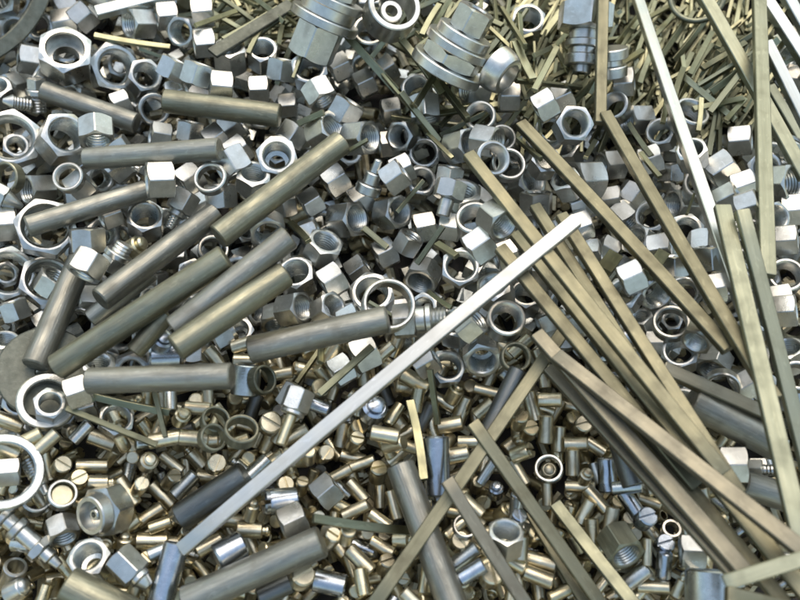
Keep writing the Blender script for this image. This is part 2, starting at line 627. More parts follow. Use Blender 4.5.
# ------------------------------------------------------------------ setting
bm = bmesh.new()
bmesh.ops.create_grid(bm, x_segments=8, y_segments=8, size=20)
g = link_mesh('ground', finish(bm, 'ground', 'ground'))
g['kind'] = 'structure'


def region(px, py):
    """what the heap is mostly made of at that place: n nuts, s strips, p pins"""
    if px > 520 and py < 128 and px < 775:
        return 's'
    if 185 < px < 305 and py < 44:
        return 's'
    if 405 < px < 530 and 0 < py < 130:
        return 's' if rng.random() < (.75 if py < 80 else .4) else 'n'
    yb = np.interp(px, [0, 60, 130, 240, 330, 420, 520, 620, 680, 800], [440, 430, 400, 345, 330, 350, 345, 400, 420, 420])
    return 'p' if py > yb else 'n'


# oily small scrap that fills the bottom of the heap: nobody could count it
def debris():
    V, Fc, MI = [], [], []
    hexa = [(math.cos(R(60 * i)), math.sin(R(60 * i))) for i in range(8)]
    oc = [(math.cos(R(45 * i)), math.sin(R(45 * i))) for i in range(8)]
    stam = []
    for i in range(6200):
        x, y = rng.uniform(-0.31, 0.31), rng.uniform(-0.215, 0.285)
        edge = max(abs(x) / 0.31, abs((y - 0.035) / 0.25))
        top = 0.016 * min(1, max(0.15, (1 - edge) * 5))
        z = rng.uniform(0.001, top)
        px, py = project((x, y, z))
        kd = region(px, py)
        th, ph = rng.uniform(0, 2 * math.pi), rng.uniform(-0.5, 0.5)
        ax = Vector((math.cos(th) * math.cos(ph), math.sin(th) * math.cos(ph), math.sin(ph)))
        s1 = ax.cross(Vector((0, 0, 1))).normalized()
        s2 = s1.cross(ax)
        if kd == 's':
            L, a, b = rng.uniform(.010, .024), .0011, .0007
        elif kd == 'p' or rng.random() < 0.72:
            L, a, b = rng.uniform(.003, .0065), .0026, .0026
        else:
            L, a, b = rng.uniform(.003, .0055), .0062, .0062
        sec = oc if a < .003 and a == b else ([(1, 1), (-1, 1), (-1, -1), (1, -1)] if a != b else hexa[:6])
        n = len(sec)
        base = len(V)
        c = Vector((x, y, z))
        for s in (-1, 1):
            for p, q in sec:
                v = c + ax * (s * L) + s1 * (p * a) + s2 * (q * b)
                V.append((v.x, v.y, max(v.z, 0.0004)))
        for k in range(n):
            j = (k + 1) % n
            Fc.append((base + k, base + j, base + n + j, base + n + k))
        Fc.append(tuple(base + k for k in range(n)))
        Fc.append(tuple(base + n + k for k in range(n)))
        MI += [1 if a > .005 else 2 if kd == 's' else 0] * (n + 2)
    me = bpy.data.meshes.new('scrap_debris')
    me.from_pydata(V, [], Fc)
    me.update()
    me.materials.append(M['debris'])
    me.materials.append(M['thread'])
    me.materials.append(M['sliver'])
    me.polygons.foreach_set('material_index', MI)
    o = link_mesh('scrap_debris', me)
    o['kind'] = 'stuff'
    o['label'] = 'oily heap of small brass and steel scrap filling the bottom of the pile'
    o['category'] = 'scrap'
    P = samples(me)
    stamp(P)


debris()

# ------------------------------------------------------------------ filler pieces (each one countable piece of its own)
def jitter(step, x0=-90, x1=890, y0=-100, y1=680, j=0.38):
    pts = []
    y = y0
    r = 0
    while y < y1:
        x = x0 + (step / 2 if r % 2 else 0)
        while x < x1:
            pts.append((x + rng.uniform(-j, j) * step, y + rng.uniform(-j, j) * step))
            x += step
        y += step * 0.87
        r += 1
    rng.shuffle(pts)
    return [tuple(map(float, p)) for p in pts]


SLIV = {}


def sliver(px, py, ang, ln, w, el=None):
    dx, dy = math.cos(R(ang)) * ln / 2, -math.sin(R(ang)) * ln / 2
    p0, p1 = (px - dx, py - dy), (px + dx, py + dy)
    k = mpp(px, py, 0.03)
    bend = rng.choice([0, 0, 0, 0.015, -0.02])
    key = (round(ln / 6), round(w), float(bend))

    def mk(L):
        if key not in SLIV:
            SLIV[key] = bar_mesh(key[1] * 0.00052, key[1] * 0.00034, key[0] * 6 * 0.00052, 'sliver', 'strip', float(bend), 0.00012, 6)
        return SLIV[key]
    me, mtx = place_long(p0, p1, mk, roll=float(rng.choice([0, 0, 90, 35])), tol=0.0008, maxb=0.6)
    return thing('brass_strip', 'strip', [('strip', me)], mtx, None, 'thin brass strips in the pile', dict(px=px, py=py, ang=ang % 180, size=ln, kind='strip'))


# ------------------------------------------------------------------ pieces read off the photograph: x, y, size, kind, opening angle, elevation[, roll]
NUTS = [
 # top left
 (113,69,48,'b',30,74),(144,79,33,'c',60,68),(155,114,31,'t',20,80),(83,17,29,'n',38,2,35),(139,24,30,'c',180,30,30),(168,21,29,'n',185,8,30),
 (187,37,30,'c',180,62),(203,13,30,'n',5,2,25),(203,39,29,'n',185,4,25),(172,69,28,'n',62,4,30),(197,72,30,'n',70,3,20),(8,137,56,'h',95,72),
 (16,148,26,'n',80,70),(62,140,45,'c',50,66),(121,104,26,'n',200,6),(99,137,34,'n',270,35),(178,92,26,'n',20,10),(190,131,27,'n',80,5,30),(160,137,28,'n',170,8),
 (66,52,30,'n',90,74),(118,66,27,'n',40,70),
 # top centre left
 (231,62,33,'c',92,36,30),(262,52,30,'c',90,52),(281,66,30,'n',80,3,28),(222,91,31,'n',175,5,30),(259,89,28,'n',2,3,32),(288,105,26,'n',5,4,32),
 (310,69,35,'c',100,64),(319,90,31,'n',300,28,30),(340,67,29,'n',205,6,36),(365,84,29,'n',205,6,38),(345,108,33,'n',58,6,30),(387,69,27,'n',212,5,36),
 (391,111,28,'n',190,6,34),(370,40,32,'t',90,58),(292,136,32,'n',235,8,30),(325,136,33,'c',30,40,30),(360,138,34,'c',5,42,30),(389,144,29,'n',185,6,34),
 (215,138,29,'n',215,6,32),(237,148,31,'n',215,6,34),(277,150,30,'c',90,66),
 # top centre right
 (475,88,30,'c',180,24,32),(509,97,29,'n',180,5,34),(481,115,29,'t',100,68),(545,106,29,'n',210,5,34),(562,98,30,'n',205,4,36),(550,136,33,'b',230,74),
 (572,127,33,'c',45,72),(418,92,31,'c',110,62),(425,109,30,'c',275,20,30),(404,141,30,'c',180,60),(462,143,33,'c',15,42,30),(487,141,31,'c',350,30,30),
 (424,158,31,'h',90,76),(501,140,27,'t',60,66),(624,82,30,'n',5,4,34),(637,120,31,'c',180,34,30),(662,135,29,'c',120,66),(740,141,32,'n',5,4,30),
 (614,113,28,'t',130,60),(688,118,34,'t',60,40),(527,25,33,'c',80,58),
 # right
 (610,166,32,'c',185,34,30),(650,163,31,'n',200,6),(632,195,30,'n',235,10),(610,203,28,'n',10,4,30),(625,218,31,'c',315,34),(652,217,33,'h',120,66),
 (682,205,34,'c',178,40,28),(700,186,33,'t',80,70),(722,171,36,'n',215,6,34),(744,187,30,'n',200,6,34),(780,183,38,'c',5,30,30),(729,199,29,'n',30,8),
 (748,206,28,'n',20,6,34),(788,214,33,'n',185,12,28),(772,216,30,'c',20,50),(683,236,32,'b',70,70),(706,242,30,'n',270,30),(640,247,33,'c',150,46,30),
 (660,248,31,'n',10,6,32),(675,263,28,'n',92,6,36),(709,262,32,'n',95,6,30),(685,291,32,'h',100,70),(651,289,34,'c',320,52),(625,296,31,'b',120,66),
 (632,278,30,'n',205,5,34),(786,240,30,'n',5,3,32),(787,275,33,'t',60,66),(750,234,32,'r',60,70),(716,286,29,'n',190,6,32),(780,300,30,'n',190,6,34),
 (607,250,28,'n',150,10),(793,150,30,'n',60,10),(690,160,28,'c',100,50),(672,172,26,'n',92,4),
 # centre
 (420,187,32,'b',60,68),(402,170,30,'n',205,5,34),(450,173,28,'n',80,6,30),(460,202,40,'u',84,36,30),(424,228,32,'n',190,8,34),(450,227,29,'n',350,6,32),
 (475,223,34,'t',95,56),(480,246,34,'n',215,6,34),(505,255,31,'n',200,12,26),(424,273,36,'u',245,46,28),(460,272,34,'h',80,72),(497,290,33,'c',110,52),
 (525,180,38,'u',22,46,30),(507,170,32,'r',60,62),(536,203,33,'n',90,10,20),(490,160,32,'t',30,64),(497,220,31,'c',320,44),(506,233,29,'t',70,56),
 (586,177,37,'c',182,36,28),(582,207,31,'n',20,6),(580,226,30,'n',200,8),(592,253,30,'n',10,6),(545,160,28,'c',60,60),(568,185,28,'n',120,40),
 (447,369,35,'b',70,72),(482,354,38,'u',275,58),(504,325,35,'t',65,66),(516,355,28,'g',40,74),(525,299,33,'c',80,58),(455,325,34,'c',95,60),(425,360,32,'n',30,8,40),
 (546,273,30,'c',90,40),(470,325,30,'n',40,20),
 # centre left
 (277,160,38,'u',90,72),(254,186,34,'u',82,46,30),(221,196,33,'n',92,6,40),(232,163,35,'n',300,10,30),(211,179,30,'r',120,60),
 (336,185,33,'n',212,6,36),(361,197,31,'n',208,6,36),(395,177,31,'n',35,6,30),(311,200,29,'n',212,5,36),(347,220,36,'c',8,44,28),(392,217,33,'c',10,52),
 (322,250,36,'u',66,42,30),(297,276,36,'c',110,58),(332,278,33,'n',212,6,36),(359,270,31,'n',35,8,24),(385,252,32,'n',205,8,36),(372,297,44,'b',90,66),
 (294,311,34,'c',10,42,28),(267,228,36,'b',280,56),(213,250,30,'r',80,64),(325,240,26,'n',30,20),(408,240,28,'n',60,20),(310,232,26,'n',20,10),
 (327,307,30,'c',30,50),(352,320,30,'n',30,10),(285,205,26,'n',100,20),
 # left
 (38,190,33,'c',182,28,28),(8,178,30,'g',170,50),(7,228,36,'n',5,4,32),(81,186,30,'n',40,8),(69,178,28,'r',130,60),(56,192,18,'g',170,62),
 (190,180,33,'n',215,12),(146,222,35,'c',95,60),(5,272,52,'h',75,74),(3,272,24,'n',70,76),(47,282,50,'h',85,70),(52,283,30,'n',60,30),
 (46,229,54,'h',92,72),(110,215,28,'n',200,10),(160,215,26,'n',90,8),(15,310,28,'n',110,6,30),(20,190,22,'n',20,20),
 (80,328,34,'r',100,76),(5,347,28,'c',90,40),(125,280,28,'c',40,50),(180,222,24,'n',40,10),
 (116,420,33,'h',75,66),(92,562,40,'u',130,62),(35,500,29,'t',60,70),(62,530,32,'n',290,30),
 (295,398,34,'n',60,4,30),(341,370,30,'n',210,8,36),(364,354,36,'n',205,8,30),(215,421,27,'g',60,60),(241,432,32,'g',80,54),(212,438,26,'g',30,62),(262,380,28,'g',10,50),
 (549,469,28,'r',95,74),(465,527,24,'r',70,66),(620,545,37,'o',300,34,30),(692,552,32,'n',178,8,32),(505,540,34,'c',80,48),
 (293,522,36,'n',205,4,34),(327,491,34,'n',40,4,28),(180,515,22,'r',60,30),
 # lower right
 (680,355,34,'c',90,70),(715,362,36,'u',250,40,28),(671,324,34,'r',80,64),(671,322,22,'n',60,70),(642,322,27,'n',110,40),(654,343,26,'n',180,6,32),(784,311,32,'n',5,4,32),
 (791,354,32,'c',95,40),(797,377,30,'r',60,60),(795,327,26,'g',250,56),(722,386,34,'r',270,60),(736,463,36,'n',180,4,30),(758,469,24,'n',180,4,30),(700,335,28,'c',240,44),
]
# x, y, angle, elevation, kind, colour[, diameter, length]
PINS = [
 (92,466,0,4,'plain','N',13,32),(127,492,-55,6,'plain','N',13,32),(162,495,-42,4,'plain','N',13,32),(150,515,35,4,'plain','N',12,30),(152,541,0,4,'plain','N',15,32),(174,465,-38,4,'plain','N',10,26),
 (61,467,60,72,'slotted','N',15,24),(82,482,80,74,'slotted','B',15,22),(102,482,0,6,'tip','N',12,26),(140,487,60,68,'slotted','N',13,22),(171,480,50,60,'slotted','N',13,24),(147,460,60,70,'tip','N',15,22),
 (130,525,40,10,'plain','B',12,24),(125,542,90,40,'tip','N',13,22),(187,487,48,5,'plain','T',13,30),(160,525,20,4,'plain','B',11,24),
 (216,465,50,76,'slotted','N',16,22),(254,530,-3,4,'tip','N',14,34),(284,486,60,72,'slotted','N',15,22),(301,485,80,60,'slotted','N',11,22),(324,455,40,66,'slotted','N',14,22),(309,456,90,60,'plain','N',11,20),
 (361,464,20,4,'plain','N',10,30),(357,491,-48,4,'plain','N',12,28),(355,510,24,4,'plain','N',11,28),(380,496,90,4,'plain','N',11,26),(394,505,-75,4,'plain','N',11,30),(380,520,-35,4,'plain','N',11,26),(360,560,-44,4,'plain','N',13,32),
 (331,539,60,60,'slotted','N',14,22),(275,590,25,4,'plain','D',18,36),(210,545,30,4,'plain','N',12,28),(252,510,80,35,'tip','N',12,24),(378,473,80,60,'slotted','B',15,24),(340,474,28,4,'plain','N',10,26),(347,535,70,60,'slotted','N',13,22),
 (382,547,-30,4,'plain','N',12,26),(385,565,60,60,'slotted','N',13,22),(362,582,-78,4,'plain','B',12,26),
 (415,381,-30,4,'plain','B',14,30),(442,401,-30,4,'plain','N',11,30),(462,410,68,6,'plain','N',14,30),(470,389,80,70,'plain','N',13,22),(487,391,-14,4,'plain','N',9,26),(532,407,-76,4,'plain','N',12,30),(545,431,86,5,'plain','N',13,28),(559,439,86,5,'plain','N',12,26),
 (550,400,0,4,'plain','N',12,24),(529,431,60,66,'slotted','B',14,22),(571,421,50,66,'slotted','B',13,22),(580,429,50,66,'slotted','N',15,22),(455,393,60,30,'tip','B',14,22),(425,417,62,4,'plain','D',12,30),(417,400,80,4,'plain','B',11,24),(576,444,0,4,'plain','N',12,24),
 (469,442,0,4,'plain','N',10,22),(450,425,10,4,'plain','N',13,26),(519,420,70,60,'slotted','B',14,22),(485,407,40,4,'plain','B',12,24),
 (282,374,10,6,'plain','N',10,22),(244,359,0,4,'plain','N',13,24),(295,436,30,4,'plain','N',12,32),(385,435,-10,4,'plain','N',13,30),(342,435,80,4,'plain','N',12,26),(357,430,60,60,'slotted','B',15,22),(355,442,60,60,'slotted','B',13,22),(205,440,0,4,'plain','N',12,26),
 (282,430,65,4,'plain','N',11,30),(319,391,60,60,'plain','B',16,20),(385,352,40,4,'plain','N',10,22),(270,424,60,78,'slotted','N',19,22),
 (580,487,-2,4,'plain','N',10,30),(597,500,-50,4,'plain','N',12,30),(571,465,88,4,'plain','N',12,28),(586,476,60,60,'tip','N',12,20),(585,512,60,4,'plain','N',11,26),(592,532,88,4,'plain','B',12,26),(459,542,50,76,'slotted','N',16,22),
 (491,576,60,72,'slotted','N',19,24),(541,562,-14,4,'plain','N',15,32),(539,577,-20,4,'plain','N',14,32),(514,562,-28,4,'plain','N',13,26),(465,557,35,4,'plain','T',13,30),(472,572,30,4,'plain','Z',13,28),(520,544,84,6,'tip','N',14,30),
 (505,512,40,40,'tip','B',14,24),(517,505,80,30,'plain','Z',13,26),(517,520,60,50,'slotted','Z',13,20),(487,472,55,4,'plain','T',9,28),(496,490,80,60,'tip','Z',13,22),(457,455,10,4,'plain','N',15,26),(534,537,60,60,'slotted','B',13,22),(547,492,90,4,'plain','N',9,28),(522,453,20,20,'slotted','B',13,22),
 (404,540,0,20,'tip','B',14,22),(549,470,70,80,'tip','N',14,16),
 (607,475,90,6,'plain','Z',16,34),(610,524,75,4,'plain','N',12,34),(650,502,-20,4,'plain','N',10,24),(632,505,-60,4,'plain','Z',14,30),(645,519,40,60,'slotted','Z',16,20),(627,487,5,4,'plain','T',11,30),(654,587,-3,4,'plain','N',10,30),(637,576,35,6,'plain','S',14,28),(680,586,60,10,'tip','N',9,24),
 (671,530,60,64,'tube','S',17,10),(662,546,50,60,'slotted','Z',16,14),(664,565,80,20,'plain','Z',13,26),(647,552,85,4,'plain','N',8,26),(710,588,85,4,'tube','T',40,34),
 (102,440,-20,4,'plain','N',14,28),(165,439,10,6,'plain','N',13,32),(9,422,-20,4,'plain','N',13,28),(32,441,30,4,'plain','B',12,24),(81,432,50,6,'plain','S',11,24),(182,417,60,60,'tip','B',13,20),(50,445,45,4,'plain','N',11,26),(194,438,-5,4,'plain','N',13,28),
 (164,356,182,6,'plain','Z',24,30),(163,340,60,60,'tip','Z',17,20),(246,380,85,6,'tube','T',24,30),(280,501,185,12,'slotted','Z',22,34),(230,551,210,8,'plain','Z',24,30),(330,583,-12,6,'plain','Z',20,34),(302,577,60,74,'slotted','N',20,26),
 (437,466,90,3,'plain','Z',22,58),(168,575,78,6,'tube','Z',22,62),(374,409,60,60,'tip','Z',22,26),(316,405,-20,8,'plain','Z',12,28),(627,462,-75,4,'tube','D',20,46),
 (370,114,350,30,'tube','B',12,16),(362,242,20,40,'slotted','B',18,22),(135,247,30,40,'tip','B',16,26),(300,214,20,10,'plain','B',18,22),(12,575,80,55,'tube','S',20,30),(210,500,40,5,'plain','N',11,26),
]
# x, y, angle, length, width
STRIPS = [
 (132,42,-9,80,6),(371,66,-48,86,8),(420,118,-52,60,6),(450,97,-54,90,8),(311,118,24,32,6),(262,32,38,50,6),(235,8,-35,60,5),(280,35,80,30,5),(548,84,-6,86,5),(554,24,53,62,7),(542,52,24,42,5),(524,62,-65,60,8),
 (708,97,-40,78,6),(726,70,31,60,6),(745,66,38,78,7),(690,40,52,70,6),(700,62,56,74,5),(684,28,60,60,5),(664,52,60,60,6),(650,165,-52,40,5),(735,110,48,46,5),(718,104,12,60,6),(650,95,70,50,5),(700,115,85,40,5),
 (112,427,-22,80,7),(130,405,-12,66,6),(160,413,-76,40,6),(308,367,55,36,6),(321,350,85,34,5),(346,370,42,60,6),(366,526,-7,96,7),(430,245,55,40,5),(382,310,-30,30,5),(418,440,-80,70,7),(434,397,-82,46,5),(447,250,-32,30,6),(375,238,-40,30,6),(300,232,-45,40,6),
 (415,62,-52,95,7),(440,28,52,100,6),(428,85,58,70,6),(515,30,-58,90,6),(545,70,62,80,6),(575,62,-66,90,6),(560,40,48,90,5),(620,50,58,80,6),(648,62,66,86,6),(672,40,55,90,6),(700,55,62,90,6),(720,40,70,90,6),(735,80,52,80,6),(676,92,75,80,6),(660,30,48,80,5),(250,25,30,80,6),(225,20,-30,70,5),
 (215,20,20,70,5),(270,10,-40,60,5),(255,40,62,40,5),(160,60,-20,40,4),(300,60,70,40,5),(330,20,-55,50,5),(395,90,-50,60,5),(350,150,30,40,4),(440,150,-45,44,4),(410,200,50,40,4),(530,150,-40,50,5),(590,150,60,46,5),(640,140,-55,50,5),(690,205,70,36,4),(270,340,40,40,4),(200,330,35,40,4),(440,300,-35,36,4),
 (655,265,55,40,11),(608,265,52,36,14),(410,10,55,70,7),(404,30,50,50,6),(430,20,60,50,6),(385,40,52,40,5),(640,20,50,50,5),(612,12,-60,40,7),(578,10,75,50,7),(595,20,80,40,6),(562,60,-60,40,5),(570,75,70,50,5),(600,75,60,40,5),(665,110,80,40,5),
]

def put_nuts(lst):
    for t in lst:
        place_nut(t[0], t[1], t[2], t[3], t[4], t[5], t[6] if len(t) > 6 else None)


TOP_NUTS = {(88, 241), (88, 266), (160, 180), (78, 391), (692, 552), (736, 463), (1, 1), (78, 391)}
occ = [(t[0], t[1], t[2]) for t in NUTS]
for px, py in jitter(29):
    if region(px, py) == 'n' and all((px - a) ** 2 + (py - b) ** 2 > (s * 0.40 + 6) ** 2 for a, b, s in occ):
        kd = rng.choice(['n', 'n', 'n', 'n', 'c', 'u', 'b'])
        place_nut(px, py, rng.uniform(29, 33), kd, rng.uniform(0, 360), rng.choice([5, 10, 45, 70, 80]))
occp = [(t[0], t[1]) for t in PINS]
for px, py in jitter(17.8):
    if region(px, py) == 'p' and -70 < px < 720 and py < 670:
        if all((px - a) ** 2 + (py - b) ** 2 > 81 for a, b in occp):
            place_pin(px, py, rng.uniform(0, 360), rng.choice([0, 5, 15, 40, 72]), rng.choice(['plain', 'plain', 'plain', 'slotted', 'tip', 'tube'], p=[.2, .2, .2, .2, .15, .05]),
                      rng.choice(['N', 'B', 'T', 'D', 'Z'], p=[.50, .36, .09, .03, .02]), rng.uniform(10, 13), rng.uniform(21, 29))
    elif region(px, py) == 'p' and py < 670 and rng.random() < .45:
        place_pin(px, py, rng.uniform(0, 360), 0, rng.choice(['plain', 'tip']), rng.choice(['T', 'B']), 8, 18)
for px, py in jitter(15.3, j=0.5):
    if region(px, py) == 's':
        a = rng.normal(60, 20) if px > 500 else rng.uniform(0, 180)
        sliver(px, py, float(a), float(rng.uniform(50, 105)), float(rng.choice([4, 5, 5, 6])))
for t in PINS:
    place_pin(t[0], t[1], t[2], t[3], t[4], t[5], *t[6:])
order = list(NUTS)
# small nuts that lie inside larger rings go down first
put_nuts([t for t in order if t[2] < 28 and (t[0], t[1]) not in TOP_NUTS])
put_nuts([t for t in order if t[2] >= 28 and (t[0], t[1]) not in TOP_NUTS])
for t in STRIPS:
    sliver(*t)

FG = 'pipe fittings in the pile'
STEEL_FITS = [
 (66,56,92,56,[('hex_body','hex',24,24,-15,14,18),('inner_collar','cyl',19,19,-14,-2,13)],'large_hex_nut','nut','largest steel nut at upper left with a smaller nut inside its mouth','the large nut near the hoop'),
 (322,26,66,8,[('hex_body','hex',21,21,-32,2),('flange','cyl',34,34,2,11),('collar','cyl',27,27,10.7,22),('end_flange','cyl',31,31,21.6,30),('hex_head','hex',20,20,29.6,46)],'flanged_fitting','fitting','big flanged steel fitting at the top edge, hex end pointing down left','the flanged fitting at the top edge'),
 (391,12,60,58,[('outer_cup','cyl',25,25,-14,14,20),('inner_boss','cyl',12,11,-13,2,6)],'steel_cup','cup','round steel cup at the top edge with a brass coloured hollow','the steel cup at the top edge'),
 (462,39,62,10,[('base_flange','cyl',35,35,-34,-24),('hex_body','hex',26,26,-24.3,-10),('middle_flange','cyl',32,32,-10.3,-2),('collar','cyl',26,26,-2.3,8),('hex_head','hex',16,16,7.6,30,9)],'stepped_fitting','fitting','largest stepped steel fitting with two flanges and a hex head','the two-flanged fitting'),
 (583,44,268,12,[('hex_body','hex',25,25,-38,-12),('collar','cyl',15,15,-12.3,-2),('ring','cyl',18,18,-2.3,5),('collar','cyl',14,14,4.7,12),('ring','cyl',17,17,11.7,22),('stem','cyl',10,10,21.7,30)],'stepped_fitting','fitting','steel fitting with a wide hex head above ribbed collars, left of the upright bar','the ribbed fitting by the upright bar'),
 (502,72,325,24,[('shell','dome',22,16,-9,9,13)],'curved_cap','cap','curved steel cap standing on edge right of the two-flanged fitting','the curved cap'),
 (37,92,88,10,[('stem','thread',8,8,-20,-2),('collar','cyl',12,12,-2.3,4),('hex_head','hex',9,9,3.7,15)],'threaded_plug','plug','small upright threaded plug beside the left end of a dark rod','the small threaded plug'),
 (17,103,170,10,[('stem','thread',7,7,-14,4),('cone','cyl',8,3,3.7,14)],'cone_screw','screw','short pointed steel screw at the left edge beside a threaded plug','the pointed screw'),
 (9,200,330,10,[('hex_head','hex',10,10,-16,-3),('cone','cyl',9,3,-3.3,14)],'cone_screw','screw','pointed steel screw at the left edge above a gray nut','the left edge cone screw'),
 (181,206,240,6,[('hex_head','hex',13,13,-16,6),('collar','cyl',9,9,5.7,12),('stem','thread',6,6,11.7,26)],'hex_bolt','bolt','stubby hex bolt with its stem pointing down left, between two rods','the stubby hex bolt'),
 (117,258,60,12,[('hex_body','hex',12,12,-14,0),('collar','cyl',14,14,-0.3,6),('stem','thread',9,9,5.7,16)],'small_fitting','fitting','small steel fitting beside a brass tip, left of the paired rods','the small collar fitting'),
 (372,176,70,12,[('collar','cyl',13,13,-16,-6),('stem','cyl',8,8,-6.3,6),('tip','cyl',5,4,5.7,20)],'stepped_screw','screw','small stepped screw standing out between bright nuts, tip pointing up right','the stepped screw'),
 (414,320,5,6,[('hex_body','hex',16,16,-20,2),('collar','cyl',13,13,1.7,12),('ring','cyl',15,15,11.7,18),('stem','thread',11,11,17.7,32)],'union_fitting','fitting','steel union fitting with hex end left and ribbed stem under the long white bar','the union fitting under the white bar'),
 (446,205,255,10,[('hex_head','hex',14,14,-24,-6),('stem','cyl',7,7,-6.3,12)],'hex_bolt','bolt','hex bolt with a thin stem pointing down among the centre nuts','the thin stemmed bolt'),
 (34,543,320,6,[('end_ring','cyl',12,12,-44,-37),('stem','cyl',8,8,-37.3,-26),('collar','cyl',13,13,-26.3,-18),('sleeve','cyl',9,9,-18.3,4),('hex_collar','hex',14,14,3.7,13),('neck','cyl',8,8,12.7,24),('nozzle','cyl',6,4.5,23.7,36)],'hose_nipple','fitting','slim ribbed hose nipple running down right at the lower left corner','the ribbed hose nipple'),
 (99,513,200,40,[('hex_body','hex',24,24,-24,0),('collar','cyl',22,20,-0.3,12,15),('boss','cyl',7,6,-0.3,7,3)],'hex_fitting','fitting','large hex fitting with a hollow round mouth facing down left','the large hollow hex fitting'),
 (38,478,300,20,[('stem','thread',9,9,-22,-2),('neck','cyl',7,7,-2.3,10),('tip','cyl',5,4,9.7,20)],'threaded_plug','plug','threaded plug lying above two rings at the lower left','the lower left threaded plug'),
 (60,494,70,74,[('outer_cup','cyl',15,15,-8,8,12),('slotted_insert','cyl',11,11,-7,1,0,'brass')],'ringed_screw','screw','white rimmed round screw beside the large hollow hex fitting','the white rimmed screw'),
 (16,590,30,40,[('body','cyl',11,10,-10,10),('cap','dome',9,2,9.7,16)],'domed_plug','plug','small bright domed plug in the lower left corner','the corner domed plug'),
 (132,570,318,8,[('hex_head','hex',15,15,-22,8),('collar','cyl',11,11,7.7,14),('tip','cyl',9,6,13.7,24)],'hex_bolt','bolt','blue gray hex bolt pointing down right beside a brass cylinder','the blue gray hex bolt'),
 (759,470,0,6,[('hex_head','hex',10,10,-12,4),('stem','thread',6,6,3.7,18)],'hex_bolt','bolt','small hex bolt beside a bright nut at the right edge','the right edge bolt'),
 (296,404,250,8,[('hex_head','hex',13,13,-15,7),('collar','cyl',12,12,6.7,11),('stem','cyl',5.5,5.5,10.7,42,0,'brass')],'hex_bolt','bolt','hex headed bolt with a brass stem pointing down left','the brass stemmed bolt'),
 (612,60,95,12,[('collar','cyl',15,15,-16,-5),('neck','cyl',10,10,-5.3,2),('ring','cyl',16,16,1.7,12)],'ribbed_collar','fitting','ribbed steel collar just right of the upright bar','the ribbed collar'),
]
for f in STEEL_FITS:
    place_fit(*f[:5], *f[5:9], group=None)

# the big flat washer, the cracked washer, the wire ring and the broad hoop
def ring_thing(px, py, ang, el, ro, ri, th, m, name, cat, label, short, sect='flat', pct=90):
    k = mpp(px, py, 0.03)
    if sect == 'flat':
        me = tube_mesh('plain', ro * k, th * k, ri * k, m)
    else:
        bm = bmesh.new()
        rm, rt = (ro + ri) / 2 * k, (ro - ri) / 2 * k
        lathe(bm, [(rm + rt * math.cos(2 * math.pi * i / 14), rt * math.sin(2 * math.pi * i / 14)) for i in range(14)], 72, closed=True)
        me = finish(bm, 'wire', m)
    rot = axis_matrix(px, py, ang, el, 0)
    p = drop(px, py, rot, [me], pct)
    return thing(name, cat, [(name, me)], m4(rot, p), label, None, dict(px=px, py=py, short=short))


def big_tube(ro, ri, th, m):
    bm = bmesh.new()
    c = 0.0008
    lathe(bm, [(ri, -th / 2 + c), (ri + c, -th / 2), (ro - c, -th / 2), (ro, -th / 2 + c), (ro, th / 2 - c), (ro - c, th / 2), (ri + c, th / 2), (ri, th / 2 - c)], 96, closed=True)
    return finish(bm, 'hoop', m)


ring_thing(46, 372, 90, 76, 44, 9, 5, 'plate', 'flat_washer', 'washer', 'big dull flat washer under the white rimmed ring at the left', 'the big dull washer')
rr = ring_thing(47, 402, 92, 76, 27, 19.5, 13, 'steel', 'round_ring', 'ring', 'thick white rimmed ring lying on the big dull washer', 'the ring on the dull washer')
place_nut(50, 406, 29, 'n', 90, 72)
ring_thing(3, 472, 80, 74, 36, 27, 8, 'thread', 'notched_ring', 'ring', 'large bright ring cut by the left edge above the ribbed hose nipple', 'the large ring at the lower left edge')
place_nut(9, 472, 28, 'n', 5, 4, 32)
ring_thing(388, 306, 60, 70, 24, 20, 16, 'steel', 'round_ring', 'ring', 'bright round ring around the right end of the dark gray rod', 'the ring at the dark gray rod')
kk = mpp(-40, -30, 0.03)
hm = big_tube(121 * kk, 107 * kk, 14 * kk, 'plate')
rot = axis_matrix(-90, -66, 60, 74, 0)
p = drop(-90, -66, rot, [hm], 98)
thing('metal_hoop', 'hoop', [('hoop', hm)], m4(rot, p), 'broad curved metal hoop cut off by the top left corner', None, dict(px=25, py=45, short='the hoop in the corner'))

